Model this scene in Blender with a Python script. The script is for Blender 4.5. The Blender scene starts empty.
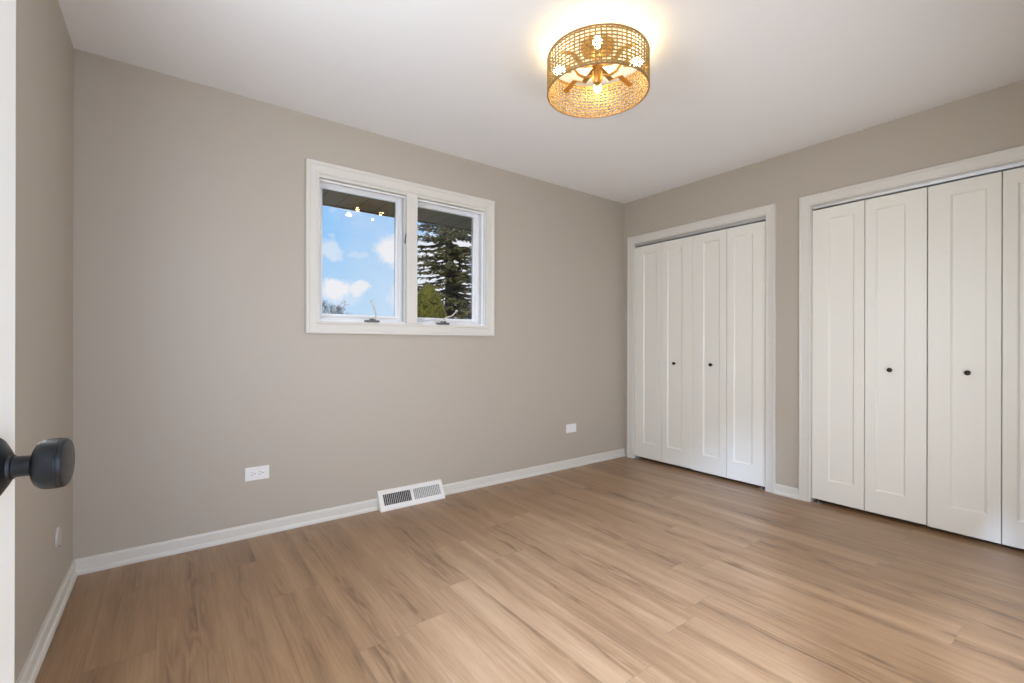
import bpy, bmesh, math, random
from mathutils import Vector, Matrix
random.seed(7)
S = bpy.context.scene
COL = S.collection
R = math.radians

# ------------------------------------------------------------------ camera
F_PX, YAW, ROLL, CY, HC = 458.29, 36.601, 0.125, 345.05, 1.070
cam_d = bpy.data.cameras.new('camera')
cam = bpy.data.objects.new('camera', cam_d); COL.objects.link(cam)
cam_d.sensor_width = 36.0
cam_d.lens = F_PX / 1024 * 36.0
cam_d.shift_y = (CY - 341.5) / 1024
cam_d.clip_start = 0.01
cam.location = (0, 0, HC)
cam.matrix_world = Matrix.Translation((0, 0, HC)) @ Matrix.Rotation(R(-YAW), 4, 'Z') @ Matrix.Rotation(R(90), 4, 'X') @ Matrix.Rotation(R(ROLL), 4, 'Z')
S.camera = cam

# ------------------------------------------------------------------ view
vs = S.view_settings
vs.view_transform = 'Standard'; vs.look = 'None'; vs.gamma = 1.0; vs.use_curve_mapping = False
vs.exposure = 0.0
S.cycles.use_denoising = True
S.cycles.max_bounces = 10
S.cycles.diffuse_bounces = 7
S.cycles.caustics_reflective = False
S.cycles.caustics_refractive = False
S.cycles.sample_clamp_indirect = 4.0

def pix_dir(x, y):
    """world direction that a photo pixel looks along"""
    r, z = (x - 512) / F_PX, -(y - CY) / F_PX
    c, s = math.cos(R(YAW)), math.sin(R(YAW))
    return Vector((r * c + s, -r * s + c, z))

# ------------------------------------------------------------------ world sky
W = bpy.data.worlds.new('sky'); S.world = W; W.use_nodes = True
nt = W.node_tree; nt.nodes.clear()
def N(t, **k):
    n = nt.nodes.new(t)
    for a, b in k.items(): setattr(n, a, b)
    return n
def Lk(a, b): nt.links.new(a, b)
tc = N('ShaderNodeTexCoord')
sep = N('ShaderNodeSeparateXYZ'); Lk(tc.outputs['Generated'], sep.inputs[0])
ramp = N('ShaderNodeValToRGB'); Lk(sep.outputs['Z'], ramp.inputs[0])
cr = ramp.color_ramp
cr.elements[0].position = 0.0; cr.elements[0].color = (0.50, 0.76, 1.0, 1)
cr.elements[1].position = 0.55; cr.elements[1].color = (0.20, 0.44, 0.92, 1)
e = cr.elements.new(0.22); e.color = (0.30, 0.61, 1.0, 1)
noise = N('ShaderNodeTexNoise'); noise.inputs['Scale'].default_value = 22; noise.inputs['Detail'].default_value = 8; noise.inputs['Roughness'].default_value = .62
Lk(tc.outputs['Generated'], noise.inputs['Vector'])
nsub = N('ShaderNodeVectorMath', operation='SUBTRACT'); Lk(noise.outputs['Color'], nsub.inputs[0]); nsub.inputs[1].default_value = (.5, .5, .5)
nsc = N('ShaderNodeVectorMath', operation='SCALE'); Lk(nsub.outputs[0], nsc.inputs[0]); nsc.inputs['Scale'].default_value = 0.075
nadd = N('ShaderNodeVectorMath', operation='ADD'); Lk(tc.outputs['Generated'], nadd.inputs[0]); Lk(nsc.outputs[0], nadd.inputs[1])
acc = None
# banks of cumulus, given by direction: (x, y, angular radius, flatness, density)
for (px, py, rad, flat, dens) in ((392, 250, .052, 1.25, 1), (334, 291, .045, 1.4, 1), (356, 290, .036, 1.3, .95), (330, 249, .045, 1.7, .6),
                                  (360, 256, .03, 2.0, .45), (345, 303, .05, 3.0, .5), (403, 300, .04, 1.4, .6), (440, 262, .10, 1.2, 1), (430, 300, .12, 1.6, 1),
                                  (470, 240, .08, 1.2, 1), (480, 290, .09, 1.2, 1), (350, 208, .05, 2.5, .35)):
    d = pix_dir(px, py).normalized()
    s1 = N('ShaderNodeVectorMath', operation='SUBTRACT'); Lk(nadd.outputs[0], s1.inputs[0]); s1.inputs[1].default_value = d
    m1 = N('ShaderNodeVectorMath', operation='MULTIPLY'); Lk(s1.outputs[0], m1.inputs[0]); m1.inputs[1].default_value = (1, 1, flat)
    l1 = N('ShaderNodeVectorMath', operation='LENGTH'); Lk(m1.outputs[0], l1.inputs[0])
    mr = N('ShaderNodeMapRange', interpolation_type='SMOOTHSTEP'); Lk(l1.outputs['Value'], mr.inputs['Value'])
    mr.inputs['From Min'].default_value = rad; mr.inputs['From Max'].default_value = rad * .38
    mr.inputs['To Min'].default_value = 0; mr.inputs['To Max'].default_value = dens
    if acc is None: acc = mr.outputs[0]
    else:
        mx = N('ShaderNodeMath', operation='MAXIMUM'); Lk(acc, mx.inputs[0]); Lk(mr.outputs[0], mx.inputs[1]); acc = mx.outputs[0]
wisp = N('ShaderNodeTexNoise'); wisp.inputs['Scale'].default_value = 3.5; wisp.inputs['Detail'].default_value = 5
Lk(tc.outputs['Generated'], wisp.inputs['Vector'])
wr = N('ShaderNodeMapRange'); Lk(wisp.outputs[0], wr.inputs['Value']); wr.inputs['From Min'].default_value = .45; wr.inputs['From Max'].default_value = .8
wr.inputs['To Max'].default_value = .55
mx = N('ShaderNodeMath', operation='MAXIMUM'); Lk(acc, mx.inputs[0]); Lk(wr.outputs[0], mx.inputs[1])
mix = N('ShaderNodeMix', data_type='RGBA'); Lk(mx.outputs[0], mix.inputs[0]); Lk(ramp.outputs[0], mix.inputs[6]); mix.inputs[7].default_value = (.93, .93, .98, 1)
bg = N('ShaderNodeBackground'); Lk(mix.outputs[2], bg.inputs[0]); bg.inputs[1].default_value = 1.0
wo = N('ShaderNodeOutputWorld'); Lk(bg.outputs[0], wo.inputs[0])

# ------------------------------------------------------------------ lights
def light(name, kind, loc, energy, color, **k):
    d = bpy.data.lights.new(name, kind); d.energy = energy; d.color = color
    for a, b in k.items(): setattr(d, a, b)
    o = bpy.data.objects.new(name, d); o.location = loc; COL.objects.link(o); return o
sun = light('sun', 'SUN', (0, -5, 12), 4.5, (1, .93, .80), angle=R(0.6))
sun.rotation_euler = (R(48), 0, R(-28))          # from behind the house, so it never enters this window
XL_ = -.3665
HALL = (-0.45, -0.56)
BULB_STRENGTH = 72.0
HALL_W = 300.0
hall_l = light('added_lamp_light', 'AREA', (HALL[0], HALL[1], 2.395), HALL_W, (.61, .85, 1.36), shape='DISK', size=.16)  # added unseen source that throws the bright patch on the floor
hall_fill_l = light('added_hall_fill', 'AREA', (.5, -1.52, 1.30), 4.0, (.93, .96, 1.0), shape='RECTANGLE', size=1.3, size_y=1.1)  # added fill through the doorway; no window is built in the hallway
hall_fill_l.rotation_euler = (R(90), 0, 0)
W2 = (.76, 2.70, .28, 1.38)                     # made-up low window, added behind the viewer to let in fill light
rear_fill_l = light('added_rear_fill', 'AREA', ((W2[0] + W2[1]) / 2, -.115, (W2[2] + W2[3]) / 2), 29.0, (.96, .99, 1.07), shape='RECTANGLE', size=W2[1] - W2[0] - .02, size_y=W2[3] - W2[2] - .02)  # fill area light standing in the made-up rear window
rear_fill_l.rotation_euler = (R(90), 0, 0)
W3 = (.80, 1.56, .90, 2.10)                      # made-up window added in the left wall for fill, hidden by the door
side_l = light('added_side_fill', 'AREA', (XL_ - .105, (W3[0] + W3[1]) / 2, (W3[2] + W3[3]) / 2), 32.0, (.95, 1.0, 1.08), shape='RECTANGLE', size=W3[3] - W3[2] - .02, size_y=W3[1] - W3[0] - .02)  # fill area light in the made-up side window, mainly for the closets
side_l.rotation_euler = (0, R(-90), 0)

# ------------------------------------------------------------------ materials
def mat(name, col, rough=.5, metal=0., spec=.5, bump=0., bscale=200, var=0.):
    m = bpy.data.materials.new(name); m.use_nodes = True
    t = m.node_tree; b = t.nodes['Principled BSDF']
    b.inputs['Base Color'].default_value = (*col, 1); b.inputs['Roughness'].default_value = rough
    b.inputs['Metallic'].default_value = metal; b.inputs['Specular IOR Level'].default_value = spec
    tc = t.nodes.new('ShaderNodeTexCoord')
    n = t.nodes.new('ShaderNodeTexNoise'); n.inputs['Scale'].default_value = bscale; n.inputs['Detail'].default_value = 3
    t.links.new(tc.outputs['Object'], n.inputs['Vector'])
    if bump:
        bp = t.nodes.new('ShaderNodeBump'); bp.inputs['Strength'].default_value = bump; bp.inputs['Distance'].default_value = .002
        t.links.new(n.outputs[0], bp.inputs['Height']); t.links.new(bp.outputs[0], b.inputs['Normal'])
    if var:
        n2 = t.nodes.new('ShaderNodeTexNoise'); n2.inputs['Scale'].default_value = bscale / 20; n2.inputs['Detail'].default_value = 4
        t.links.new(tc.outputs['Object'], n2.inputs['Vector'])
        mr = t.nodes.new('ShaderNodeMapRange'); mr.inputs['To Min'].default_value = 1 - var; mr.inputs['To Max'].default_value = 1 + var
        t.links.new(n2.outputs[0], mr.inputs['Value'])
        mm = t.nodes.new('ShaderNodeVectorMath'); mm.operation = 'SCALE'; mm.inputs[0].default_value = col
        t.links.new(mr.outputs[0], mm.inputs['Scale']); t.links.new(mm.outputs[0], b.inputs['Base Color'])
    return m
M = {}
M['wall'] = mat('wall_paint', (.452, .404, .332), .50, bump=.08, bscale=350, spec=.5)
M['ceiling'] = mat('ceiling_paint', (.845, .85, .85), .8, bump=.06, bscale=300, spec=.2)
M['trim'] = mat('trim_paint', (.67, .648, .59), .38, bump=.02, bscale=90)
M['door'] = mat('door_paint', (.80, .785, .715), .40, bump=.02, bscale=60)
M['sash'] = mat('white_vinyl', (.88, .89, .90), .35)
M['plastic'] = mat('white_plastic', (.84, .83, .82), .35)
M['plate'] = mat('plate_paint', (.50, .47, .44), .35, spec=.6)
M['slot'] = mat('dark_slot', (.03, .03, .03), .6)
M['register'] = mat('register_enamel', (.82, .80, .77), .4)
M['duct'] = mat('duct_dark', (.05, .048, .045), .7)
M['black'] = mat('matte_black_metal', (.007, .0075, .0085), .36, spec=.35, bump=.02, bscale=300)
M['bronze'] = mat('oil_rubbed_bronze', (.03, .022, .017), .4, metal=.6)
M['steel'] = mat('galvanised_track', (.62, .64, .66), .35, metal=.85)
M['brass'] = mat('brushed_brass', (.70, .42, .14), .32, metal=.9)
M['pewter'] = mat('crank_pewter', (.12, .115, .115), .45, metal=.6)
M['crank'] = mat('crank_painted', (.62, .59, .55), .4, metal=.3)
M['rattan'] = mat('rattan_cane', (.34, .205, .055), .55, bump=.3, bscale=400, var=.25)
M['rim'] = mat('rattan_rim', (.26, .15, .06), .5, bump=.3, bscale=300)
M['closet'] = mat('closet_inside', (.30, .29, .28), .9)
M['hall'] = mat('hall_paint', (.72, .71, .69), .7)
M['bark'] = mat('spruce_bark', (.085, .06, .042), .9, bump=.6, bscale=30, var=.3)
M['twig'] = mat('bare_twig', (.20, .18, .18), .9)
M['needle'] = mat('spruce_needles', (.150, .135, .055), .75, var=.45, bscale=60)
M['thuja'] = mat('golden_thuja', (.17, .155, .020), .75, var=.45, bscale=120)
M['stucco'] = mat('outside_siding', (.45, .42, .38), .8)

def emit(name, col, s):
    m = bpy.data.materials.new(name); m.use_nodes = True; t = m.node_tree
    b = t.nodes['Principled BSDF']; b.inputs['Base Color'].default_value = (.9, .85, .75, 1)
    b.inputs['Emission Color'].default_value = (*col, 1); b.inputs['Emission Strength'].default_value = s
    return m
M['bulb'] = emit('lit_bulb', (1, .74, .36), BULB_STRENGTH)
M['diffuser'] = emit('added_lamp_diffuser', (.96, .97, 1), 4)  # glowing disc of the added hallway lamp

def glass_mat():
    m = bpy.data.materials.new('window_glass'); m.use_nodes = True; t = m.node_tree; t.nodes.clear()
    tr = t.nodes.new('ShaderNodeBsdfTransparent'); tr.inputs[0].default_value = (.985, .99, .988, 1)
    gl = t.nodes.new('ShaderNodeBsdfGlossy'); gl.inputs['Roughness'].default_value = .015
    fr = t.nodes.new('ShaderNodeFresnel'); fr.inputs[0].default_value = 1.45
    mx = t.nodes.new('ShaderNodeMixShader'); o = t.nodes.new('ShaderNodeOutputMaterial')
    t.links.new(fr.outputs[0], mx.inputs[0]); t.links.new(tr.outputs[0], mx.inputs[1]); t.links.new(gl.outputs[0], mx.inputs[2]); t.links.new(mx.outputs[0], o.inputs[0])
    return m
M['glass'] = glass_mat()

def floor_mat():
    m = bpy.data.materials.new('oak_vinyl_planks'); m.use_nodes = True; t = m.node_tree
    b = t.nodes['Principled BSDF']
    def n(ty, **k):
        x = t.nodes.new(ty)
        for a, c in k.items(): setattr(x, a, c)
        return x
    def l(a, c): t.links.new(a, c)
    def math_(op, a, c=None, d=None):
        x = n('ShaderNodeMath', operation=op)
        for i, v in enumerate((a, c, d)):
            if v is None: continue
            if isinstance(v, (int, float)): x.inputs[i].default_value = v
            else: l(v, x.inputs[i])
        return x.outputs[0]
    def comb(a, c, d):
        x = n('ShaderNodeCombineXYZ')
        for i, v in enumerate((a, c, d)):
            if isinstance(v, (int, float)): x.inputs[i].default_value = v
            else: l(v, x.inputs[i])
        return x.outputs[0]
    tc = n('ShaderNodeTexCoord'); sp = n('ShaderNodeSeparateXYZ'); l(tc.outputs['Object'], sp.inputs[0])
    X, Y = sp.outputs[0], sp.outputs[1]
    PW, PL = .190, 1.22
    u = math_('DIVIDE', math_('SUBTRACT', X, .907 - .190 * 10), PW)
    row = math_('FLOOR', u); fu = math_('FRACT', u)
    wn = n('ShaderNodeTexWhiteNoise', noise_dimensions='1D'); l(math_('ADD', row, 3.7), wn.inputs['W'])
    v = math_('ADD', math_('DIVIDE', Y, PL), math_('MULTIPLY', wn.outputs['Value'], 7.0))
    colr = math_('FLOOR', v); fv = math_('FRACT', v)
    wid = n('ShaderNodeTexWhiteNoise', noise_dimensions='2D'); l(comb(row, colr, 0), wid.inputs['Vector'])
    pid = wid.outputs['Value']
    # seams
    du = math_('MULTIPLY', math_('MINIMUM', fu, math_('SUBTRACT', 1.0, fu)), PW)
    dv = math_('MULTIPLY', math_('MINIMUM', fv, math_('SUBTRACT', 1.0, fv)), PL)
    ds = math_('MINIMUM', du, dv)
    seam = n('ShaderNodeMapRange'); l(ds, seam.inputs['Value']); seam.inputs['From Min'].default_value = .0003; seam.inputs['From Max'].default_value = .0012
    # grain coordinates, different on each plank
    off = math_('MULTIPLY', pid, 37.0)
    ox = math_('ADD', X, off)
    oy = math_('ADD', Y, math_('MULTIPLY', pid, 91.0))
    g1 = n('ShaderNodeTexNoise'); g1.inputs['Scale'].default_value = 1.0; g1.inputs['Detail'].default_value = 3; g1.inputs['Roughness'].default_value = .5
    l(comb(math_('MULTIPLY', ox, 9.0), math_('MULTIPLY', oy, 1.1), off), g1.inputs['Vector'])      # broad streaks / figure field
    rings = math_('FRACT', math_('MULTIPLY', g1.outputs[0], 11.0))
    ringt = math_('ABSOLUTE', math_('SUBTRACT', math_('MULTIPLY', rings, 2.0), 1.0))
    g2 = n('ShaderNodeTexNoise'); g2.inputs['Scale'].default_value = 1.0; g2.inputs['Detail'].default_value = 5; g2.inputs['Roughness'].default_value = .65
    l(comb(math_('MULTIPLY', ox, 130.0), math_('MULTIPLY', oy, 5.0), off), g2.inputs['Vector'])     # fine pores
    g3 = n('ShaderNodeTexNoise'); g3.inputs['Scale'].default_value = 1.0; g3.inputs['Detail'].default_value = 2
    l(comb(math_('MULTIPLY', ox, 14.0), math_('MULTIPLY', oy, .70), math_('ADD', off, 5.0)), g3.inputs['Vector'])
    # cathedral figure only in places
    msk = n('ShaderNodeMapRange', interpolation_type='SMOOTHSTEP'); l(g3.outputs[0], msk.inputs['Value']); msk.inputs['From Min'].default_value = .50; msk.inputs['From Max'].default_value = .68
    fig = math_('MULTIPLY', math_('SUBTRACT', ringt, .5), math_('MULTIPLY', msk.outputs[0], .42))
    s = math_('ADD', math_('MULTIPLY', math_('SUBTRACT', g3.outputs[0], .5), -.95), fig)
    s = math_('ADD', s, math_('MULTIPLY', math_('SUBTRACT', g1.outputs[0], .5), -.5))
    s = math_('ADD', s, math_('MULTIPLY', math_('SUBTRACT', g2.outputs[0], .5), .75))
    s = math_('ADD', s, math_('MULTIPLY', math_('SUBTRACT', pid, .5), .08))
    s = math_('ADD', s, .5)
    rp = n('ShaderNodeValToRGB'); l(s, rp.inputs[0]); c = rp.color_ramp
    c.elements[0].position = 0.0; c.elements[0].color = (.118, .062, .030, 1)
    c.elements[1].position = 1.0; c.elements[1].color = (.445, .285, .158, 1)
    e = c.elements.new(.5); e.color = (.280, .160, .078, 1)
    sm = n('ShaderNodeMix', data_type='RGBA'); l(seam.outputs[0], sm.inputs[0]); sm.inputs[6].default_value = (.185, .112, .068, 1); l(rp.outputs[0], sm.inputs[7])
    l(sm.outputs[2], b.inputs['Base Color'])
    rr = n('ShaderNodeMapRange'); l(g2.outputs[0], rr.inputs['Value']); rr.inputs['To Min'].default_value = .30; rr.inputs['To Max'].default_value = .44; b.inputs['Specular IOR Level'].default_value = .85
    l(rr.outputs[0], b.inputs['Roughness'])
    bp = n('ShaderNodeBump'); bp.inputs['Strength'].default_value = .12; bp.inputs['Distance'].default_value = .001
    l(math_('ADD', math_('MULTIPLY', seam.outputs[0], 1.5), g2.outputs[0]), bp.inputs['Height']); l(bp.outputs[0], b.inputs['Normal'])
    return m
M['floor'] = floor_mat()

def soffit_mat():
    m = bpy.data.materials.new('stained_soffit_boards'); m.use_nodes = True; t = m.node_tree; b = t.nodes['Principled BSDF']
    tc = t.nodes.new('ShaderNodeTexCoord'); mp = t.nodes.new('ShaderNodeMapping'); mp.inputs['Rotation'].default_value = (0, 0, 0)
    t.links.new(tc.outputs['Object'], mp.inputs[0])
    br = t.nodes.new('ShaderNodeTexWave'); br.wave_type = 'BANDS'; br.bands_direction = 'X'; br.wave_profile = 'SAW'; br.inputs['Scale'].default_value = 2.1
    t.links.new(mp.outputs[0], br.inputs['Vector'])
    rp = t.nodes.new('ShaderNodeValToRGB'); t.links.new(br.outputs['Fac'], rp.inputs[0])
    rp.color_ramp.elements[0].position = 0; rp.color_ramp.elements[0].color = (.08, .055, .045, 1)
    rp.color_ramp.elements[1].position = .08; rp.color_ramp.elements[1].color = (.34, .235, .185, 1)
    t.links.new(rp.outputs[0], b.inputs['Base Color']); b.inputs['Roughness'].default_value = .8
    return m
M['soffit'] = soffit_mat()
M['fascia'] = mat('brown_fascia', (.13, .085, .06), .7, var=.2, bscale=80)
M['lawn'] = mat('lawn', (.07, .10, .03), .9, var=.3, bscale=40)

# ------------------------------------------------------------------ mesh helpers
def link(name, bm, m, parent=None, smooth=False, mats=None, recalc=True):
    me = bpy.data.meshes.new(name)
    if recalc: bmesh.ops.recalc_face_normals(bm, faces=bm.faces[:])
    bm.to_mesh(me); bm.free()
    for x in (mats or [m]): me.materials.append(x)
    o = bpy.data.objects.new(name, me); COL.objects.link(o)
    if parent: o.parent = parent
    if smooth:
        for p in me.polygons: p.use_smooth = True
        try: me.set_sharp_from_angle(angle=R(35))
        except Exception: pass
    return o
def tag(o, label=None, cat=None, group=None, kind=None):
    if label: o['label'] = label
    if cat: o['category'] = cat
    if group: o['group'] = group
    if kind: o['kind'] = kind
    return o
def empty(name, loc=(0, 0, 0), rz=0):
    o = bpy.data.objects.new(name, None); COL.objects.link(o); o.location = loc; o.rotation_euler = (0, 0, rz); o.empty_display_size = .05
    return o
def box(bm, x0, y0, z0, x1, y1, z1, mi=0):
    vs_ = [bm.verts.new((x, y, z)) for x in (x0, x1) for y in (y0, y1) for z in (z0, z1)]
    for f in ((0, 1, 3, 2), (4, 6, 7, 5), (0, 4, 5, 1), (2, 3, 7, 6), (0, 2, 6, 4), (1, 5, 7, 3)):
        fc = bm.faces.new([vs_[i] for i in f]); fc.material_index = mi
    return vs_
def bevel(bm, w, seg=2):
    bmesh.ops.bevel(bm, geom=bm.edges[:], offset=w, segments=seg, profile=.7, affect='EDGES')
def lathe(bm, prof, mtx=None, seg=32, cap=True):
    """prof = [(r, h)...] about local z"""
    rings = []
    for r, h in prof:
        ring = []
        for i in range(seg):
            a = 2 * math.pi * i / seg
            v = Vector((r * math.cos(a), r * math.sin(a), h))
            ring.append(bm.verts.new(mtx @ v if mtx else v))
        rings.append(ring)
    for a, b_ in zip(rings, rings[1:]):
        for i in range(seg):
            bm.faces.new((a[i], a[(i + 1) % seg], b_[(i + 1) % seg], b_[i]))
    if cap:
        bm.faces.new(rings[0]); bm.faces.new(rings[-1])
def tube(bm, pts, rads, seg=8, cap=True):
    if not hasattr(rads, '__len__'): rads = [rads] * len(pts)
    pts = [Vector(p) for p in pts]; rings = []
    ref = Vector((0, 0, 1))
    for i, p in enumerate(pts):
        d = (pts[min(i + 1, len(pts) - 1)] - pts[max(i - 1, 0)]).normalized()
        if abs(d.dot(ref)) > .95: ref = Vector((1, 0, 0)) if abs(d.x) < .9 else Vector((0, 1, 0))
        a = d.cross(ref).normalized(); b_ = d.cross(a)
        rings.append([bm.verts.new(p + rads[i] * (math.cos(2 * math.pi * k / seg) * a + math.sin(2 * math.pi * k / seg) * b_)) for k in range(seg)])
    for a, b_ in zip(rings, rings[1:]):
        for k in range(seg): bm.faces.new((a[k], a[(k + 1) % seg], b_[(k + 1) % seg], b_[k]))
    if cap and seg > 2: bm.faces.new(rings[0]); bm.faces.new(rings[-1])
def sweep_frame(bm, a0, b0, a1, b1, prof, mp, closed=True):
    """mitred moulding round a rectangle; prof = [(outward, proud)]; mp(a, b, d) -> point.  open = U upside down"""
    rings = []
    for (sa, sb) in ((-1, -1), (-1, 1), (1, 1), (1, -1)):
        ring = []
        for w, d in prof:
            a = (a0 if sa < 0 else a1) + sa * w
            b_ = (b0 if sb < 0 else b1) + sb * (w if (closed or sb > 0) else 0)
            ring.append(bm.verts.new(mp(a, b_, d)))
        rings.append(ring)
    n = len(prof); k = 4 if closed else 3
    for i in range(k):
        p, q = rings[i], rings[(i + 1) % 4]
        for j in range(n): bm.faces.new((p[j], p[(j + 1) % n], q[(j + 1) % n], q[j]))
    if not closed: bm.faces.new(rings[0]); bm.faces.new(rings[3])

CASING = [(0, 0), (0, .0085), (.003, .0105), (.010, .0110), (.014, .0095), (.050, .0125), (.054, .0155), (.066, .0160), (.069, .0130), (.069, 0)]

# ------------------------------------------------------------------ room numbers
XL, XR, YB, YF, H = -.3665, 3.515, 2.916, -.012, 2.44
WX0, WX1, WZ0, WZ1 = .711, 1.912, 1.212, 2.098           # window opening
C1 = (1.595, 2.797); C2 = (.098, 1.301); CH = 2.030      # closet openings along the right wall
DX0, DX1, DH = -.232, .570, 2.035                        # doorway in the near wall

# ------------------------------------------------------------------ floor, ceiling, walls
bm = bmesh.new(); box(bm, -1.7, -1.75, -.12, XR + .72, YB, 0)
tag(link('floor', bm, M['floor']), 'floor of light brown oak-look planks running towards the window wall', 'floor', kind='structure')
bm = bmesh.new(); box(bm, -1.7, -1.75, H, XR + .72, YB + .16, H + .15)
tag(link('ceiling', bm, M['ceiling']), 'flat white painted ceiling', 'ceiling', kind='structure')
T = .16
bm = bmesh.new()
box(bm, XL - T, YB, -.12, WX0, YB + T, H); box(bm, WX1, YB, -.12, XR + .72, YB + T, H)
box(bm, WX0, YB, -.12, WX1, YB + T, WZ0); box(bm, WX0, YB, WZ1, WX1, YB + T, H)
tag(link('wall_back', bm, M['wall']), 'warm grey wall that holds the window', 'wall', kind='structure')
bm = bmesh.new(); box(bm, XL - .12, YF, 0, XL, W3[0], H); box(bm, XL - .12, W3[1], 0, XL, YB, H)
box(bm, XL - .12, W3[0], 0, XL, W3[1], W3[2]); box(bm, XL - .12, W3[0], W3[3], XL, W3[1], H)
tag(link('wall_left', bm, M['wall']), 'narrow warm grey wall beside the open door', 'wall', kind='structure')
bm = bmesh.new(); TR = .115
for (y0, y1) in ((YF, C2[0]), (C2[1], C1[0]), (C1[1], YB)): box(bm, XR, y0, 0, XR + TR, y1, H)
for (y0, y1) in (C1, C2): box(bm, XR, y0, CH, XR + TR, y1, H)
tag(link('wall_right', bm, M['wall']), 'warm grey wall with two closet openings', 'wall', kind='structure')
bm = bmesh.new()
box(bm, -1.7, YF - .12, 0, DX0, YF, H); box(bm, DX1, YF - .12, 0, W2[0], YF, H); box(bm, W2[1], YF - .12, 0, XR + .72, YF, H)
box(bm, W2[0], YF - .12, 0, W2[1], YF, W2[2]); box(bm, W2[0], YF - .12, W2[3], W2[1], YF, H); box(bm, DX0, YF - .12, DH, DX1, YF, H)
tag(link('wall_front', bm, M['wall']), 'wall with the doorway the camera looks through', 'wall', kind='structure')
bm = bmesh.new()      # inside of the two closets
box(bm, XR + .66, YF, 0, XR + .70, YB, H); box(bm, XR + TR, 1.43, 0, XR + .66, 1.47, H)
tag(link('wall_closet', bm, M['closet']), 'plain inner walls of the closets behind the doors', 'wall', kind='structure')
bm = bmesh.new()      # hallway behind the camera
box(bm, -1.7, -1.75, 0, XR + .72, -1.65, H); box(bm, -1.70, -1.65, 0, -1.62, YF - .12, H); box(bm, 1.72, -1.65, 0, 1.80, YF - .12, H)
tag(link('wall_hallway', bm, M['hall']), 'off-white hallway walls behind the doorway', 'wall', kind='structure')

# ------------------------------------------------------------------ baseboards
BB = [(0, 0), (.0205, 0), (.0205, .010), (.0185, .0175), (.0135, .0225), (.0115, .0235), (.0115, .062), (.0085, .068), (.0075, .072), (0, .072)]
def baseboard(name, p0, p1, nrm, label, m0=0, m1=0):
    """straight run from p0 to p1 along a wall, nrm into the room; m0, m1 = 1 mitre inside corner"""
    p0, p1, nrm = Vector((*p0, 0)), Vector((*p1, 0)), Vector((*nrm, 0)); d = (p1 - p0).normalized()
    bm = bmesh.new(); rr = []
    for p, s, mit in ((p0, 1, m0), (p1, -1, m1)):
        rr.append([bm.verts.new(p + nrm * w + Vector((0, 0, h)) + d * s * w * mit) for w, h in BB])
    n = len(BB)
    for j in range(n): bm.faces.new((rr[0][j], rr[0][(j + 1) % n], rr[1][(j + 1) % n], rr[1][j]))
    bm.faces.new(rr[0]); bm.faces.new(rr[1])
    return tag(link(name, bm, M['trim']), label, 'baseboard', kind='structure')
VX0, VX1 = 1.073, 1.533
baseboard('baseboard_back', (XL, YB), (VX0 + .001, YB), (0, -1), 'white baseboard left of the floor register', 1, 0)
baseboard('baseboard_back', (VX1 - .001, YB), (XR, YB), (0, -1), 'white baseboard right of the floor register', 0, 0)
baseboard('baseboard_left', (XL, .02), (XL, YB), (1, 0), 'white baseboard of the left wall', 0, 1)
baseboard('baseboard_right', (XR, C2[1] + .069), (XR, C1[0] - .069), (-1, 0), 'short white baseboard between the two closets')
baseboard('baseboard_front', (DX1 + .07, YF), (XR, YF), (0, 1), 'white baseboard beside the doorway')

# ------------------------------------------------------------------ window
def mback(y): return lambda a, b, d: (a, y - d, b)
win = tag(empty('window_1', ((WX0 + WX1) / 2, YB, WZ0)), 'white two-sash casement window in the grey wall', 'window', kind='structure')
wi = Vector(win.location)
def wlink(name, bm, m, parent=None, **k):
    o = link(name, bm, m, parent or win, **k)
    if parent is None: o.matrix_parent_inverse = Matrix.Translation(-wi)
    return o
bm = bmesh.new()
WC = [(0, 0), (0, .012), (.004, .015), (.012, .0155), (.018, .011), (.050, .014), (.056, .019), (.070, .020), (.0745, .017), (.0745, 0)]
sweep_frame(bm, WX0, WZ0, WX1, WZ1, WC, mback(YB))
box(bm, WX0 + .001, YB - .006, WZ1 - .016, WX1 - .001, YB + .050, WZ1 - .0001)
wlink('casing', bm, M['trim'])
MX0, MX1 = 1.283, 1.341
bm = bmesh.new(); box(bm, MX0 - .014, YB - .013, WZ0 + .001, MX1 + .008, YB - .001, WZ1 - .001); bevel(bm, .002)
box(bm, MX0, YB - .001, WZ0, MX1, YB + .15, WZ1)
wlink('mullion', bm, M['trim'])
bm = bmesh.new()
JD = .004
box(bm, WX0, YB, WZ0, WX0 + JD, YB + .155, WZ1); box(bm, WX1 - JD, YB, WZ0, WX1, YB + .155, WZ1)
box(bm, WX0 + JD, YB, WZ1 - JD, WX1 - JD, YB + .155, WZ1); box(bm, WX0 + JD, YB, WZ0, WX1 - JD, YB + .155, WZ0 + JD)
for (a, b_) in ((WX0 + JD, MX0), (MX1, WX1 - JD)):          # stops that the sash closes against
    sweep_frame(bm, a + .010, WZ0 + JD + .010, b_ - .010, WZ1 - .026, [(0, 0), (0, .020), (.0098, .020), (.0098, 0)], mback(YB + .052))
wlink('jamb', bm, M['sash'])
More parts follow.
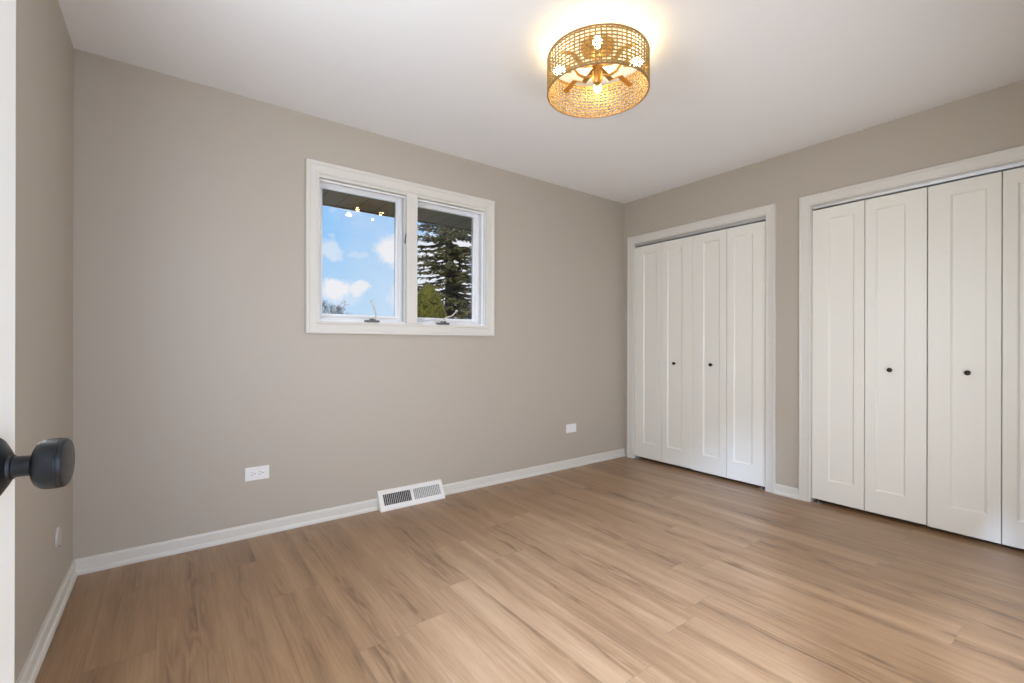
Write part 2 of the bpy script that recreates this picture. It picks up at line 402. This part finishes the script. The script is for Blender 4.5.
for k, (a, b_) in enumerate(((WX0 + JD + .002, MX0 - .002), (MX1 + .002, WX1 - JD - .002))):
    z0, z1 = WZ0 + JD + .002, WZ1 - JD - .002
    y0 = YB + .086
    bm = bmesh.new()
    sw = .038
    sweep_frame(bm, a + sw, z0 + sw + .006, b_ - sw, z1 - sw + .003,
                [(-.004, -.034), (-.004, -.022), (.0045, -.0200), (.0065, -.0195), (.020, -.002), (.023, 0), (sw, 0), (sw, -.044), (0, -.044)], mback(y0))
    s = wlink('sash', bm, M['sash'])
    bm = bmesh.new(); cx, cz = (a + b_) / 2, (z0 + z1) / 2
    box(bm, a + sw - .002, y0 + .024, z0 + sw, b_ - sw + .002, y0 + .028, z1 - sw + .004)
    bmesh.ops.rotate(bm, verts=bm.verts[:], cent=(cx, y0 + .026, cz), matrix=Matrix.Rotation(R(.72), 3, 'X'))
    wlink('glass_pane', bm, M['glass'], s)
    # crank operator on the bottom jamb
    kx = (1.038, 1.551)[k]; kz = WZ0 + .009
    bm = bmesh.new(); box(bm, kx - .044, YB - .020, kz - .006, kx + .044, YB + .020, kz + .007); bevel(bm, .003)
    box(bm, kx - .012, YB - .012, kz + .006, kx + .022, YB + .014, kz + .018)
    c = wlink('crank_operator', bm, M['pewter'])
    bm = bmesh.new()
    if k == 0: pp = [(kx + .006, -.002, .010), (kx + .022, -.008, .026), (kx + .023, -.014, .048), (kx + .008, -.017, .085), (kx - .003, -.017, .110), (kx - .008, -.017, .128)]
    else: pp = [(kx - .006, -.002, .010), (kx + .006, -.010, .032), (kx + .024, -.015, .046), (kx + .062, -.018, .056), (kx + .088, -.018, .078), (kx + .100, -.018, .094)]
    pp = [(x, YB + y, kz + z) for x, y, z in pp]
    tube(bm, pp, [.009, .008, .0055, .005, .0045, .004], 10)
    lathe(bm, [(.002, -.012), (.007, -.010), (.0085, 0), (.007, .010), (.002, .012)], Matrix.Translation(pp[-1]) @ Matrix.Rotation(R(90), 4, 'X'), 12)
    wlink('crank_handle', bm, M['crank'], c, smooth=True)
    # sash lock on the jamb beside the mullion
    lx = MX0 if k == 0 else MX1; sg = -1 if k == 0 else 1
    bm = bmesh.new(); box(bm, min(lx, lx + sg * .005), YB + .006, 1.745, max(lx, lx + sg * .005), YB + .026, 1.835); bevel(bm, .0015)
    lk = wlink('lock_plate', bm, M['sash'])
    bm = bmesh.new(); tube(bm, [(lx + sg * .004, YB + .015, 1.760), (lx + sg * .012, YB + .008, 1.768), (lx + sg * .014, YB - .004, 1.80), (lx + sg * .012, YB - .008, 1.825)], [.008, .008, .007, .005], 8)
    wlink('lock_lever', bm, M['pewter'], lk, smooth=True)

w3 = tag(empty('added_window_3', (XL, (W3[0] + W3[1]) / 2, W3[2])), 'white framed window added to the left wall for fill light, unseen behind the open door', 'window', kind='structure')  # frame round the made-up opening of the side fill
bm = bmesh.new(); sweep_frame(bm, W3[0], W3[2], W3[1], W3[3], CASING, lambda a, b, d: (XL + d, a, b))
sweep_frame(bm, W3[0] + .045, W3[2] + .045, W3[1] - .045, W3[3] - .045, [(0, 0), (0, .03), (.0445, .03), (.0445, 0)], lambda a, b, d: (XL - .08 + d, a, b))
o = link('casing', bm, M['trim'], w3); o.matrix_parent_inverse = Matrix.Translation(-Vector(w3.location))
w2 = tag(empty('added_window_2', ((W2[0] + W2[1]) / 2, YF, W2[2])), 'white framed window added for fill light, unseen in the wall behind the viewer', 'window', kind='structure')  # frame round the made-up opening of the rear fill
bm = bmesh.new(); sweep_frame(bm, W2[0], W2[2], W2[1], W2[3], CASING, lambda a, b, d: (a, YF + d, b))
sweep_frame(bm, W2[0] + .045, W2[2] + .045, W2[1] - .045, W2[3] - .045, [(0, 0), (0, .03), (.0445, .03), (.0445, 0)], lambda a, b, d: (a, YF - .08 + d, b))
box(bm, (W2[0] + W2[1]) / 2 - .03, YF - .08, W2[2] + .045, (W2[0] + W2[1]) / 2 + .03, YF - .05, W2[3] - .045)
o = link('casing', bm, M['trim'], w2); o.matrix_parent_inverse = Matrix.Translation(-Vector(w2.location))

# ------------------------------------------------------------------ closets
def mright(a, b, d): return (XR - d, a, b)
for i, (c, lab) in enumerate(((C1, 'white casing round the closet nearer the window wall'), (C2, 'white casing round the closet nearer the viewer'))):
    bm = bmesh.new()
    sweep_frame(bm, c[0], 0, c[1], CH, CASING, mright, closed=False)
    jt = .004
    box(bm, XR, c[0], 0, XR + TR, c[0] + jt, CH); box(bm, XR, c[1] - jt, 0, XR + TR, c[1], CH); box(bm, XR, c[0] + jt, CH - jt, XR + TR, c[1] - jt, CH)
    tag(link('trim_%d' % (i + 1), bm, M['trim']), lab, 'casing', kind='structure')
    bm = bmesh.new()     # channel track under the head
    yA, yB_ = c[0] + jt + .001, c[1] - jt - .001
    zt = CH - jt
    box(bm, XR + .012, yA, zt - .0035, XR + .046, yB_, zt - .0005)
    box(bm, XR + .012, yA, zt - .022, XR + .0145, yB_, zt - .0035); box(bm, XR + .0435, yA, zt - .022, XR + .046, yB_, zt - .0035)
    box(bm, XR + .0145, yA, zt - .022, XR + .0205, yB_, zt - .0195); box(bm, XR + .0375, yA, zt - .022, XR + .0435, yB_, zt - .0195)
    tr = link('closet_door_track', bm, M['steel'])
    tag(tr, 'metal track above the doors of the closet nearer the %s' % ('window wall', 'viewer')[i], 'door track', 'bifold door tracks')

def panel_mesh(w, z0, z1, wide_left):
    """closet leaf, local: hinge-free edge at y=0 .. y=w, face towards -x, recess offset from the wide stile"""
    bm = bmesh.new(); th = .033
    ss = (.096, .054) if wide_left else (.054, .096)
    a0, a1 = ss[0], w - ss[1]; b0, b1 = z0 + .140, z1 - .072
    O = [(0, z0), (w, z0), (w, z1), (0, z1)]
    e_ = .0022
    O2 = [(e_, z0 + e_), (w - e_, z0 + e_), (w - e_, z1 - e_), (e_, z1 - e_)]
    I1 = [(a0, b0), (a1, b0), (a1, b1), (a0, b1)]
    g = .009
    I2 = [(a0 + .003, b0 + .003), (a1 - .003, b0 + .003), (a1 - .003, b1 - .003), (a0 + .003, b1 - .003)]
    I3 = [(a0 + g, b0 + g), (a1 - g, b0 + g), (a1 - g, b1 - g), (a0 + g, b1 - g)]
    def ring(L, x): return [bm.verts.new((x, y, z)) for y, z in L]
    r = [ring(O, th), ring(O, e_), ring(O2, 0), ring(I1, 0), ring(I2, .0035), ring(I3, .0085)]
    for p, q in zip(r, r[1:]):
        for j in range(4): bm.faces.new((p[j], p[(j + 1) % 4], q[(j + 1) % 4], q[j]))
    bm.faces.new(r[-1]); bm.faces.new(r[0])
    return bm, (a0 + a1) / 2
KNOB = [(.0001, 0), (.0075, 0), (.0070, .003), (.0052, .006), (.0050, .012), (.0085, .0155), (.0130, .019), (.0140, .0225), (.0128, .0265), (.008, .0290), (.0001, .0298)]
DY = XR + .010
idx = 2
names = {0: 'closet nearer the window wall', 1: 'closet nearer the viewer'}
for ci, c in enumerate((C1, C2)):
    g = .0055; mid = (c[0] + c[1]) / 2
    hg = .0035; mg = (.0015, .004)[ci]; w = (c[1] - c[0] - 2 * g - 2 * hg - mg) / 4
    for side in (0, 1):        # 0 = pair towards the window wall, 1 = pair towards the viewer
        yp = (c[1] - g) if side == 0 else (c[0] + g)
        sg = -1 if side == 0 else 1
        D = tag(empty('door_%d' % idx, (DY, yp, 0)), 'white bifold door pair on the %s half of the %s' % (('left', 'right')[side], names[ci]), 'door', 'white bifold closet doors', 'structure'); idx += 1
        z0, z1 = (.027, 1.994) if side == 0 else (.023, 1.994)
        fold = R(.9 if ci == 1 else .7)
        # outer leaf and leading leaf, folded slightly so that the middle hinge stands proud
        for leaf in (0, 1):
            left_is_far = True
            # build leaf from its lower-y end; wide stile on the side away from the pair's hinge
            if side == 0: wide_low = (leaf == 1)
            else: wide_low = (leaf == 0)
            bm, kc = panel_mesh(w, z0, z1, wide_low)
            P = link('door_panel', bm, M['door'], D)
            dirn = fold * (1 if leaf == 0 else -1)
            s_, c_ = math.sin(fold), math.cos(fold)
            # start (pivot side) of the leaf in local coordinates
            sx, sy = (0, 0) if leaf == 0 else (-w * s_, sg * (w * c_ + hg))
            ex, ey = (-w * s_, sg * w * c_) if leaf == 0 else (0, sg * (2 * w * c_ + hg))
            lo, hi = ((sx, sy), (ex, ey)) if sy < ey else ((ex, ey), (sx, sy))
            ang = math.atan2(-(hi[0] - lo[0]), hi[1] - lo[1])
            P.location = (lo[0], lo[1], 0); P.rotation_euler = (0, 0, ang)
            if leaf == 1:
                kb = bmesh.new(); lathe(kb, KNOB, None, 20)
                K = link('knob', kb, M['bronze'], P, smooth=True); K['label'] = 'small dark round knob'
                K.location = (.0086, kc, .913 + .010 * ci); K.rotation_euler = (0, R(-90), 0)
        # pivot bracket on the floor
        bm = bmesh.new()
        yb = yp + sg * .0
        y0_, y1_ = sorted((c[1] - .0045 if side == 0 else c[0] + .0045, yp + sg * .055))
        box(bm, XR + .004, y0_, 0, XR + .040, y1_, .0022)
        ya, yb2 = sorted((c[1] - .0045 if side == 0 else c[0] + .0045, (c[1] - .0045 if side == 0 else c[0] + .0045) + sg * .0015))
        lathe(bm, [(.004, .002), (.004, .012)], Matrix.Translation((XR + .026, yp + sg * .035, 0)), 10)
        tag(link('pivot_bracket', bm, M['steel']), 'small steel floor bracket at the %s foot of the %s' % (('left', 'right')[side], names[ci]), 'bracket', 'bifold pivot brackets')

# ------------------------------------------------------------------ doorway and open door
bm = bmesh.new()
sweep_frame(bm, DX0, 0, DX1, DH, CASING, lambda a, b, d: (a, YF + d, b), closed=False)
sweep_frame(bm, DX0, 0, DX1, DH, CASING, lambda a, b, d: (a, YF - .12 - d, b), closed=False)
box(bm, DX0, YF - .12, 0, DX0 + .012, YF, DH); box(bm, DX1 - .012, YF - .12, 0, DX1, YF, DH); box(bm, DX0 + .012, YF - .12, DH - .012, DX1 - .012, YF, DH)
tag(link('trim_3', bm, M['trim']), 'white casing and jamb of the doorway', 'casing', kind='structure')
A_OPEN = R(6.4)       # short of a right angle to the near wall
dvec = Vector((math.sin(A_OPEN), math.cos(A_OPEN), 0)); nvec = Vector((math.cos(A_OPEN), -math.sin(A_OPEN), 0))
KC = Vector((-.0915, .698, .940))      # centre of the knob's end face
KL = .060
K0 = KC - nvec * KL                    # where its axis meets the door face
E0 = K0 + dvec * .0610
DW = .745
hinge = E0 - dvec * DW
D1 = tag(empty('door_1', (hinge.x, hinge.y, 0)), 'open white door at the left edge with a black knob', 'door', kind='structure')
D1.rotation_euler = (0, 0, -A_OPEN)    # local y runs to the free edge, local +x is the face
bm = bmesh.new(); box(bm, -.035, 0, .012, 0, DW, 2.020); bevel(bm, .0015, 1)
link('door_leaf', bm, M['door'], D1)
for s in (1, -1):
    bm = bmesh.new(); lathe(bm, [(.0330, 0), (.0330, .003), (.0300, .0065), (.0210, .0120), (.0155, .0150), (.0140, .0150)], None, 40)
    ro = link('rose', bm, M['black'], D1, smooth=True)
    ro.location = (0 if s > 0 else -.035, DW - .061, .940); ro.rotation_euler = (0, R(90 * s), 0)
    bm = bmesh.new()
    lathe(bm, [(.0001, .010), (.0140, .010), (.0140, .0155), (.0128, .0175), (.0108, .0178), (.0108, .0325), (.0125, .0332), (.0190, .0345), (.0238, .0370),
               (.0262, .0410), (.0270, .0455), (.0270, .0545), (.0262, .0552), (.0262, .0562), (.0266, .0566), (.0262, .0582), (.0246, .0598), (.0240, .0600), (.0001, .0600)], None, 48)
    kn = link('door_knob', bm, M['black'], ro, smooth=True)
    bm = bmesh.new(); lathe(bm, [(.0001, .0599), (.0016, .0599), (.0016, .0603), (.0001, .0603)], None, 14)
    box(bm, -.0010, .0104, .0215, .0010, .0111, .0275)
    link('latch_release', bm, M['pewter'], ro)
bm = bmesh.new(); box(bm, -.030, DW - .0005, .91, -.005, DW + .0012, .97)
link('latch_plate', bm, M['black'], D1)
for z in (.2, 1.0, 1.85):
    bm = bmesh.new(); lathe(bm, [(.006, 0), (.006, .09)], Matrix.Translation((.004, -.004, z)), 12)
    link('hinge', bm, M['black'], D1)

# ------------------------------------------------------------------ outlets
def outlet(name, holes=True, w=.119, h=.074):
    """horizontal plate, local: width along x, standing off towards -y"""
    t = empty(name)
    bm = bmesh.new(); box(bm, -w / 2, -.0055, -h / 2, w / 2, 0, h / 2); bevel(bm, .0018)
    p = link('cover_plate', bm, M['plastic'], t)
    if holes:
        for s in (-1, 1):
            bm = bmesh.new(); cx = s * .0195
            box(bm, cx - .0145, -.0072, -.0165, cx + .0145, -.0040, .0165); bevel(bm, .003)
            f = link('receptacle_face', bm, M['plastic'], t)
            bm = bmesh.new()
            for dz in (-.0065, .0065): box(bm, cx - .0085, -.0075, dz - .0010, cx - .0010, -.0069, dz + .0010)
            lathe(bm, [(.0026, .0069), (.0026, .0075)], Matrix.Translation((cx + .0080, 0, 0)) @ Matrix.Rotation(R(90), 4, 'X'), 12)
            link('slots', bm, M['slot'], f)
        bm = bmesh.new(); lathe(bm, [(.0022, .0050), (.0018, .0064)], Matrix.Rotation(R(90), 4, 'X'), 10)
        link('screw', bm, M['plastic'], t)
    else:
        for s in (-1, 1):
            bm = bmesh.new(); lathe(bm, [(.0028, .0050), (.0022, .0066)], Matrix.Translation((s * .042, 0, 0)) @ Matrix.Rotation(R(90), 4, 'X'), 10)
            link('screw', bm, M['plastic'], t)
        bm = bmesh.new(); box(bm, -.009, -.0066, -.008, .009, -.0050, .008); bevel(bm, .0006, 1)
        link('jack', bm, M['plastic'], t)
    return t
o1 = outlet('wall_outlet'); o1.location = (.3865, YB, .349)
tag(o1, 'white double outlet mounted sideways, low on the grey wall left of the register', 'outlet', 'wall outlets')
o2 = outlet('wall_outlet', False); o2.location = (2.812, YB, .343)
tag(o2, 'small white wall plate low on the grey wall near the far corner', 'outlet', 'wall outlets')
o3 = empty('round_wall_plate', (XL, 2.560, .292)); o3.rotation_euler = (0, R(90), 0)
bm = bmesh.new(); lathe(bm, [(.0420, 0), (.0420, .003), (.0400, .0062), (.0360, .0066), (.0340, .0050), (.0001, .0050)], None, 40)
link('cover', bm, M['plate'], o3, smooth=True)
bm = bmesh.new(); lathe(bm, [(.0045, .0045), (.0040, .0068), (.0001, .0070)], Matrix.Translation((.034, 0, 0)), 12)
link('screw', bm, M['slot'], o3)
tag(o3, 'small round wall-coloured plate, low on the left wall beyond the open door', 'wall plate')

# ------------------------------------------------------------------ baseboard register
VR = tag(empty('baseboard_register', ((VX0 + VX1) / 2, YB, 0)), 'white metal baseboard register with two slotted grilles below the window', 'register')
hw = (VX1 - VX0) / 2
# side section: foot depth .058, top depth .014, height .128
FD, TD, VH, LIP = .076, .014, .117, .010
def slope_pt(x, s, out=0):       # s from 0 (foot) to 1 (top) up the leaning face
    a = Vector((0, -FD, LIP)); b_ = Vector((0, -TD, VH)); p = a.lerp(b_, s)
    n_ = Vector((0, -(b_ - a).z, (b_ - a).y)).normalized()
    n_ = Vector((0, -abs(b_.z - a.z), abs(b_.y - a.y))).normalized()
    return Vector((x, p.y, p.z)) + n_ * out
bm = bmesh.new()
GR = [(-hw + .028, -.010), (.010, hw - .022)]        # grille openings along x
S0, S1 = .22, .80
xs = [-hw, GR[0][0], GR[0][1], GR[1][0], GR[1][1], hw]; ss_ = [0, S0, S1, 1]
gv = [[bm.verts.new(slope_pt(x, s)) for s in ss_] for x in xs]
for i in range(5):
    for j in range(3):
        if j == 1 and i in (1, 3): continue
        bm.faces.new((gv[i][j], gv[i + 1][j], gv[i + 1][j + 1], gv[i][j + 1]))
# inner plate edge thickness for the openings
for (x0, x1) in GR:
    q = [slope_pt(x0, S0), slope_pt(x1, S0), slope_pt(x1, S1), slope_pt(x0, S1)]; q2 = [slope_pt(x, s, -.006) for x, s in ((x0, S0), (x1, S0), (x1, S1), (x0, S1))]
    A_ = [bm.verts.new(p) for p in q]; B_ = [bm.verts.new(p) for p in q2]
    for k in range(4): bm.faces.new((A_[k], A_[(k + 1) % 4], B_[(k + 1) % 4], B_[k]))
# foot lip, top, back and ends
def quad(*p): bm.faces.new([bm.verts.new(v) for v in p])
quad((-hw, -FD, LIP), (hw, -FD, LIP), (hw, -FD, 0.001), (-hw, -FD, 0.001))
quad((-hw, -TD, VH), (hw, -TD, VH), (hw, 0, VH), (-hw, 0, VH))
quad((-hw, 0, VH), (hw, 0, VH), (hw, 0, .001), (-hw, 0, .001)); quad((-hw, -FD, .001), (hw, -FD, .001), (hw, 0, .001), (-hw, 0, .001))
for x in (-hw, hw): quad((x, -FD, 0.001), (x, -FD, LIP), (x, -TD, VH), (x, 0, VH), (x, 0, 0.001))
bmesh.ops.remove_doubles(bm, verts=bm.verts[:], dist=.0001)
link('housing', bm, M['register'], VR)
for gi, (x0, x1) in enumerate(GR):
    bm = bmesh.new(); nS = 15; pitch = (x1 - x0) / nS
    for k in range(nS + 1):
        x = x0 + pitch * k; tw = .0022
        for_ = .0085
        lean = (.0035 if gi == 0 else -.0035)
        pts8 = []
        for s in (S0, S1):
            for o_, dx in ((-.0005, 0), (-for_, lean)):
                for e2 in (-tw / 2, tw / 2): pts8.append(slope_pt(min(max(x + e2 + dx, x0), x1), s, o_))
        v8 = [bm.verts.new(p) for p in pts8]
        for f in ((0, 1, 3, 2), (4, 6, 7, 5), (0, 4, 5, 1), (2, 3, 7, 6), (0, 2, 6, 4), (1, 5, 7, 3)):
            try: bm.faces.new([v8[i] for i in f])
            except Exception: pass
    link('louver_grille', bm, M['register'], VR)
    bm = bmesh.new(); q = [slope_pt(x0, S0, -.0115), slope_pt(x1, S0, -.0115), slope_pt(x1, S1, -.0115), slope_pt(x0, S1, -.0115)]
    bm.faces.new([bm.verts.new(p) for p in q]); link('damper', bm, M['duct'], VR)

# ------------------------------------------------------------------ drum ceiling light
LX, LY, LR, LZ0, LZ1 = 1.562, 1.452, .230, 2.224, 2.380
LF = tag(empty('ceiling_light', (LX, LY, H)), 'drum ceiling light with a woven rattan shade and lit bulbs', 'ceiling light')
def lz(z): return z - H
bm = bmesh.new(); lathe(bm, [(.065, -.022), (.075, -.018), (.078, 0)], None, 32); link('canopy', bm, M['brass'], LF, smooth=True)
bm = bmesh.new(); lathe(bm, [(.009, lz(2.285)), (.009, -.020)], None, 16); lathe(bm, [(.004, lz(2.262)), (.016, lz(2.268)), (.024, lz(2.285)), (.024, lz(2.320)), (.010, lz(2.330))], None, 20)
link('stem', bm, M['brass'], LF, smooth=True)
sh = bmesh.new()
NV, NR = 64, 10
# horizontal cane: sinuous flat tapes, in pairs
for r_i in range(NR):
    z = lz(LZ0 + .010 + (LZ1 - LZ0 - .020) * r_i / (NR - 1))
    hh = .0033 if r_i not in (0, NR - 1) else .004
    seg = NV * 2; prev = None; first = None
    for i in range(seg + 1):
        a = 2 * math.pi * i / seg
        rr = LR - .0035 + .0014 * math.cos(math.pi * i + math.pi * (r_i % 2))
        if i == seg: cur = first
        else: cur = [sh.verts.new(((rr + q) * math.cos(a), (rr + q) * math.sin(a), z + p)) for q, p in ((-.0006, -hh), (.0006, -hh), (.0006, hh), (-.0006, hh))]
        if first is None: first = cur
        if prev:
            for j in range(4): sh.faces.new((prev[j], prev[(j + 1) % 4], cur[(j + 1) % 4], cur[j]))
        prev = cur
for i in range(NV):
    a = 2 * math.pi * (i + .25) / NV
    tr_ = .0036 if i % 5 == 0 else .0027
    rr = LR - .0035
    npt = 12
    pts_ = [((rr) * math.cos(a + .0), (rr) * math.sin(a), lz(LZ0 + .002 + (LZ1 - LZ0 - .004) * k / (npt - 1))) for k in range(npt)]
    tube(sh, pts_, tr_, 5, cap=False)
shade = link('shade', sh, M['rattan'], LF, recalc=False)
for z in (LZ0, LZ1):
    bm = bmesh.new(); seg = 96; prev = None; first = None
    for i in range(seg + 1):
        a = 2 * math.pi * i / seg
        cur = first if i == seg else [bm.verts.new(((LR - .003 + .0036 * math.cos(t_)) * math.cos(a), (LR - .003 + .0036 * math.cos(t_)) * math.sin(a), lz(z) + .0042 * math.sin(t_))) for t_ in [k * math.pi / 4 for k in range(8)]]
        if first is None: first = cur
        if prev:
            for j in range(8): bm.faces.new((prev[j], prev[(j + 1) % 8], cur[(j + 1) % 8], cur[j]))
        prev = cur
    link('rim', bm, M['rim'], shade, smooth=True)
BZ = lz(2.345)
for k in range(4):
    a = R(42.9 + 90 * k)
    ca, sa = math.cos(a), math.sin(a)
    mt = Matrix.Rotation(a, 4, 'Z') @ Matrix.Translation((0, 0, BZ)) @ Matrix.Rotation(R(90), 4, 'Y')
    bm = bmesh.new(); tube(bm, [(ca * .020, sa * .020, lz(2.305)), (ca * .055, sa * .055, lz(2.300)), (ca * .085, sa * .085, lz(2.315)), (ca * .105, sa * .105, BZ), (ca * .125, sa * .125, BZ)], .006, 10)
    lathe(bm, [(.010, .115), (.0145, .118), (.0145, .144), (.012, .146)], mt, 20)
    ar = link('arm', bm, M['brass'], LF, smooth=True)
    bm = bmesh.new(); lathe(bm, [(.0001, .145), (.011, .145), (.0125, .150), (.0165, .160), (.0190, .171), (.0188, .180), (.0155, .192), (.0085, .201), (.0001, .204)], mt, 20)
    link('bulb', bm, M['bulb'], ar, smooth=True)
    # spoke of the shade's spider, upper ring
    b2 = a + R(45); cb, sb = math.cos(b2), math.sin(b2)
    bm = bmesh.new()
    m2 = Matrix.Rotation(b2, 4, 'Z')
    for (q0, q1) in (((.008, lz(2.345)), (.090, lz(2.315))), ((.090, lz(2.315)), (.150, lz(2.350))), ((.150, lz(2.350)), (LR - .005, lz(2.330)))):
        p0 = m2 @ Vector((q0[0], 0, q0[1])); p1 = m2 @ Vector((q1[0], 0, q1[1])); sd = m2 @ Vector((0, .013, 0)); up = Vector((0, 0, .0012))
        v8 = [bm.verts.new(p) for p in (p0 - sd - up, p0 + sd - up, p0 + sd + up, p0 - sd + up, p1 - sd - up, p1 + sd - up, p1 + sd + up, p1 - sd + up)]
        for f in ((0, 1, 2, 3), (4, 7, 6, 5), (0, 4, 5, 1), (1, 5, 6, 2), (2, 6, 7, 3), (3, 7, 4, 0)): bm.faces.new([v8[i] for i in f])
    link('spoke', bm, M['brass'], LF)

# lamp fixture added unseen behind the camera, to go with the floor light
HL = tag(empty('added_hallway_lamp', (HALL[0], HALL[1], H)), 'small round flush lamp added on the hallway ceiling, unseen behind the viewer', 'ceiling light')
bm = bmesh.new(); lathe(bm, [(.125, 0), (.125, -.030), (.112, -.034), (.110, -.030), (.110, -.002)], None, 32, cap=False); link('ring', bm, M['steel'], HL, smooth=True)
bm = bmesh.new(); lathe(bm, [(.108, -.012), (.0001, -.014)], None, 32, cap=False); link('diffuser', bm, M['diffuser'], HL, smooth=True)

# ------------------------------------------------------------------ outside
bm = bmesh.new(); box(bm, -60, YB + .3, -.62, 60, 90, -.6)
tag(link('ground', bm, M['lawn']), 'grass outside the window', 'ground', kind='structure')
SZ = 2.175
_d = pix_dir(321, 204.5); SY = _d.y * (SZ - .008 - HC) / _d.z
bm = bmesh.new(); box(bm, -3, YB + .16, SZ, 6, SY, SZ + .02)
tag(link('roof_soffit', bm, M['soffit']), 'brown boarded roof soffit seen at the top of the window', 'soffit', kind='structure')
bm = bmesh.new(); box(bm, -3, SY, SZ - .008, 6, SY + .025, SZ + .20)
tag(link('roof_fascia', bm, M['fascia']), 'dark brown fascia board at the edge of the roof', 'fascia', kind='structure')

def at(px, py, fw): return Vector((0, 0, HC)) + pix_dir(px, py) * fw
GZ = -.6
def spruce(px, fw, top, rbase, label, n=420, seed=1):
    rnd = random.Random(seed); b = at(px, CY, fw); b.z = GZ
    T_ = tag(empty('spruce_tree', b), label, 'tree')
    hgt = top - GZ
    bm = bmesh.new(); tube(bm, [(0, 0, 0), (.02, 0, hgt * .3), (-.02, .01, hgt * .6), (0, 0, hgt)], [.20, .16, .10, .02], 12); link('trunk', bm, M['bark'], T_, smooth=True)
    br = bmesh.new(); nd = bmesh.new()
    for i in range(n):
        t_ = .10 + .89 * (i + rnd.random()) / n; z = hgt * t_
        L = rbase * (1 - t_) ** .8 * rnd.uniform(.65, 1.02) + .12
        a = rnd.random() * 2 * math.pi; ca, sa = math.cos(a), math.sin(a)
        pts_ = []
        for k in range(7):
            q = k / 6; pts_.append(Vector((ca * L * q, sa * L * q, z - .28 * L * q + .22 * L * q * q + rnd.uniform(-.01, .01))))
        tube(br, pts_, [.022 - .0025 * k for k in range(7)], 4)
        m_ = int(12 + L * 30)
        for j in range(m_):
            q = rnd.uniform(.18, 1.0); k = min(5, int(q * 6)); p = pts_[k].lerp(pts_[k + 1], q * 6 - k)
            sgn = rnd.choice((-1, 1)); da = a + sgn * rnd.uniform(.5, 1.2)
            l_ = rnd.uniform(.14, .30) * (1.15 - .5 * q) ; 
            d = Vector((math.cos(da), math.sin(da), rnd.uniform(-.55, .10))).normalized()
            e_ = p + d * l_; w_ = l_ * .16
            sd = d.cross(Vector((0, 0, 1))).normalized() * w_; up = Vector((0, 0, w_ * .5))
            m = p + d * l_ * .4
            vv = [nd.verts.new(x) for x in (p, m + sd, m + up, m - sd, m - up, e_)]
            for f in ((0, 1, 2), (0, 2, 3), (0, 3, 4), (0, 4, 1), (5, 2, 1), (5, 3, 2), (5, 4, 3), (5, 1, 4)): nd.faces.new([vv[x] for x in f])
    link('branch', br, M['bark'], T_); link('foliage', nd, M['needle'], T_, recalc=False)
    return T_
spruce(449, 16.0, 9.6, 2.35, 'tall dark spruce seen through the right sash', n=520, seed=3)

def thuja(px, fw, topz, r, label):
    rnd = random.Random(5); b = at(px, CY, fw); b.z = GZ; T_ = tag(empty('thuja_bush', b), label, 'bush')
    h = topz - GZ; nd = bmesh.new()
    for i in range(8000):
        t_ = rnd.random() ** .6; a = rnd.random() * 6.283
        rr = r * (1 - t_ ** 5) ** .8 * rnd.uniform(.72, 1.05) * (1 + .10 * math.sin(5 * a + 9 * t_))
        p = Vector((rr * math.cos(a), rr * math.sin(a), h * t_))
        d = Vector((math.cos(a) * .6, math.sin(a) * .6, rnd.uniform(.5, 1.2))).normalized(); l_ = rnd.uniform(.05, .11); w_ = l_ * .28
        s_ = Vector((-math.sin(a + rnd.uniform(-.8, .8)), math.cos(a), 0)).normalized() * w_; o_ = d.cross(s_).normalized() * w_ * .4
        m = p + d * l_ * .5
        vv = [nd.verts.new(x) for x in (p, m + s_, m + o_, m - s_, m - o_, p + d * l_)]
        for f in ((0, 1, 2), (0, 2, 3), (0, 3, 4), (0, 4, 1), (5, 2, 1), (5, 3, 2), (5, 4, 3), (5, 1, 4)): nd.faces.new([vv[x] for x in f])
    link('foliage', nd, M['thuja'], T_, recalc=False)
    bm = bmesh.new(); tube(bm, [(0, 0, 0), (0, 0, h * .85)], [.05, .01], 8); link('stem', bm, M['bark'], T_)
thuja(428, 9.0, at(430, 289, 9.0).z, .43, 'yellow-green rounded bush in front of the spruce')

def bare(px, fw, topy, label):
    rnd = random.Random(11); b = at(px, CY, fw); b.z = GZ; top = at(px, topy, fw).z; h = top - GZ
    T_ = tag(empty('bare_tree', b), label, 'tree'); bm = bmesh.new()
    tr_ = bmesh.new(); tube(tr_, [(0, 0, 0), (.02, 0, h * .45)], [.10, .07], 8); link('trunk', tr_, M['twig'], T_)
    def grow(p, d, l_, r_, n_):
        e_ = p + d * l_; tube(bm, [p, (p + e_) / 2 + Vector((rnd.uniform(-.03, .03), rnd.uniform(-.03, .03), 0)), e_], [r_, r_ * .85, r_ * .7], 4)
        if n_ == 0: return
        for _ in range(3 if n_ > 1 else 4):
            nd_ = (d + Vector((rnd.uniform(-.8, .8), rnd.uniform(-.8, .8), rnd.uniform(-.25, .45)))).normalized()
            grow(e_, nd_, l_ * rnd.uniform(.62, .85), r_ * .62, n_ - 1)
    for _ in range(5):
        grow(Vector((.02, 0, h * .42)), Vector((rnd.uniform(-.7, .7), rnd.uniform(-.7, .7), 1)).normalized(), h * .17, .05, 4)
    link('branch', bm, M['twig'], T_)
bare(324, 24.0, 293, 'leafless grey tree at the foot of the left sash')
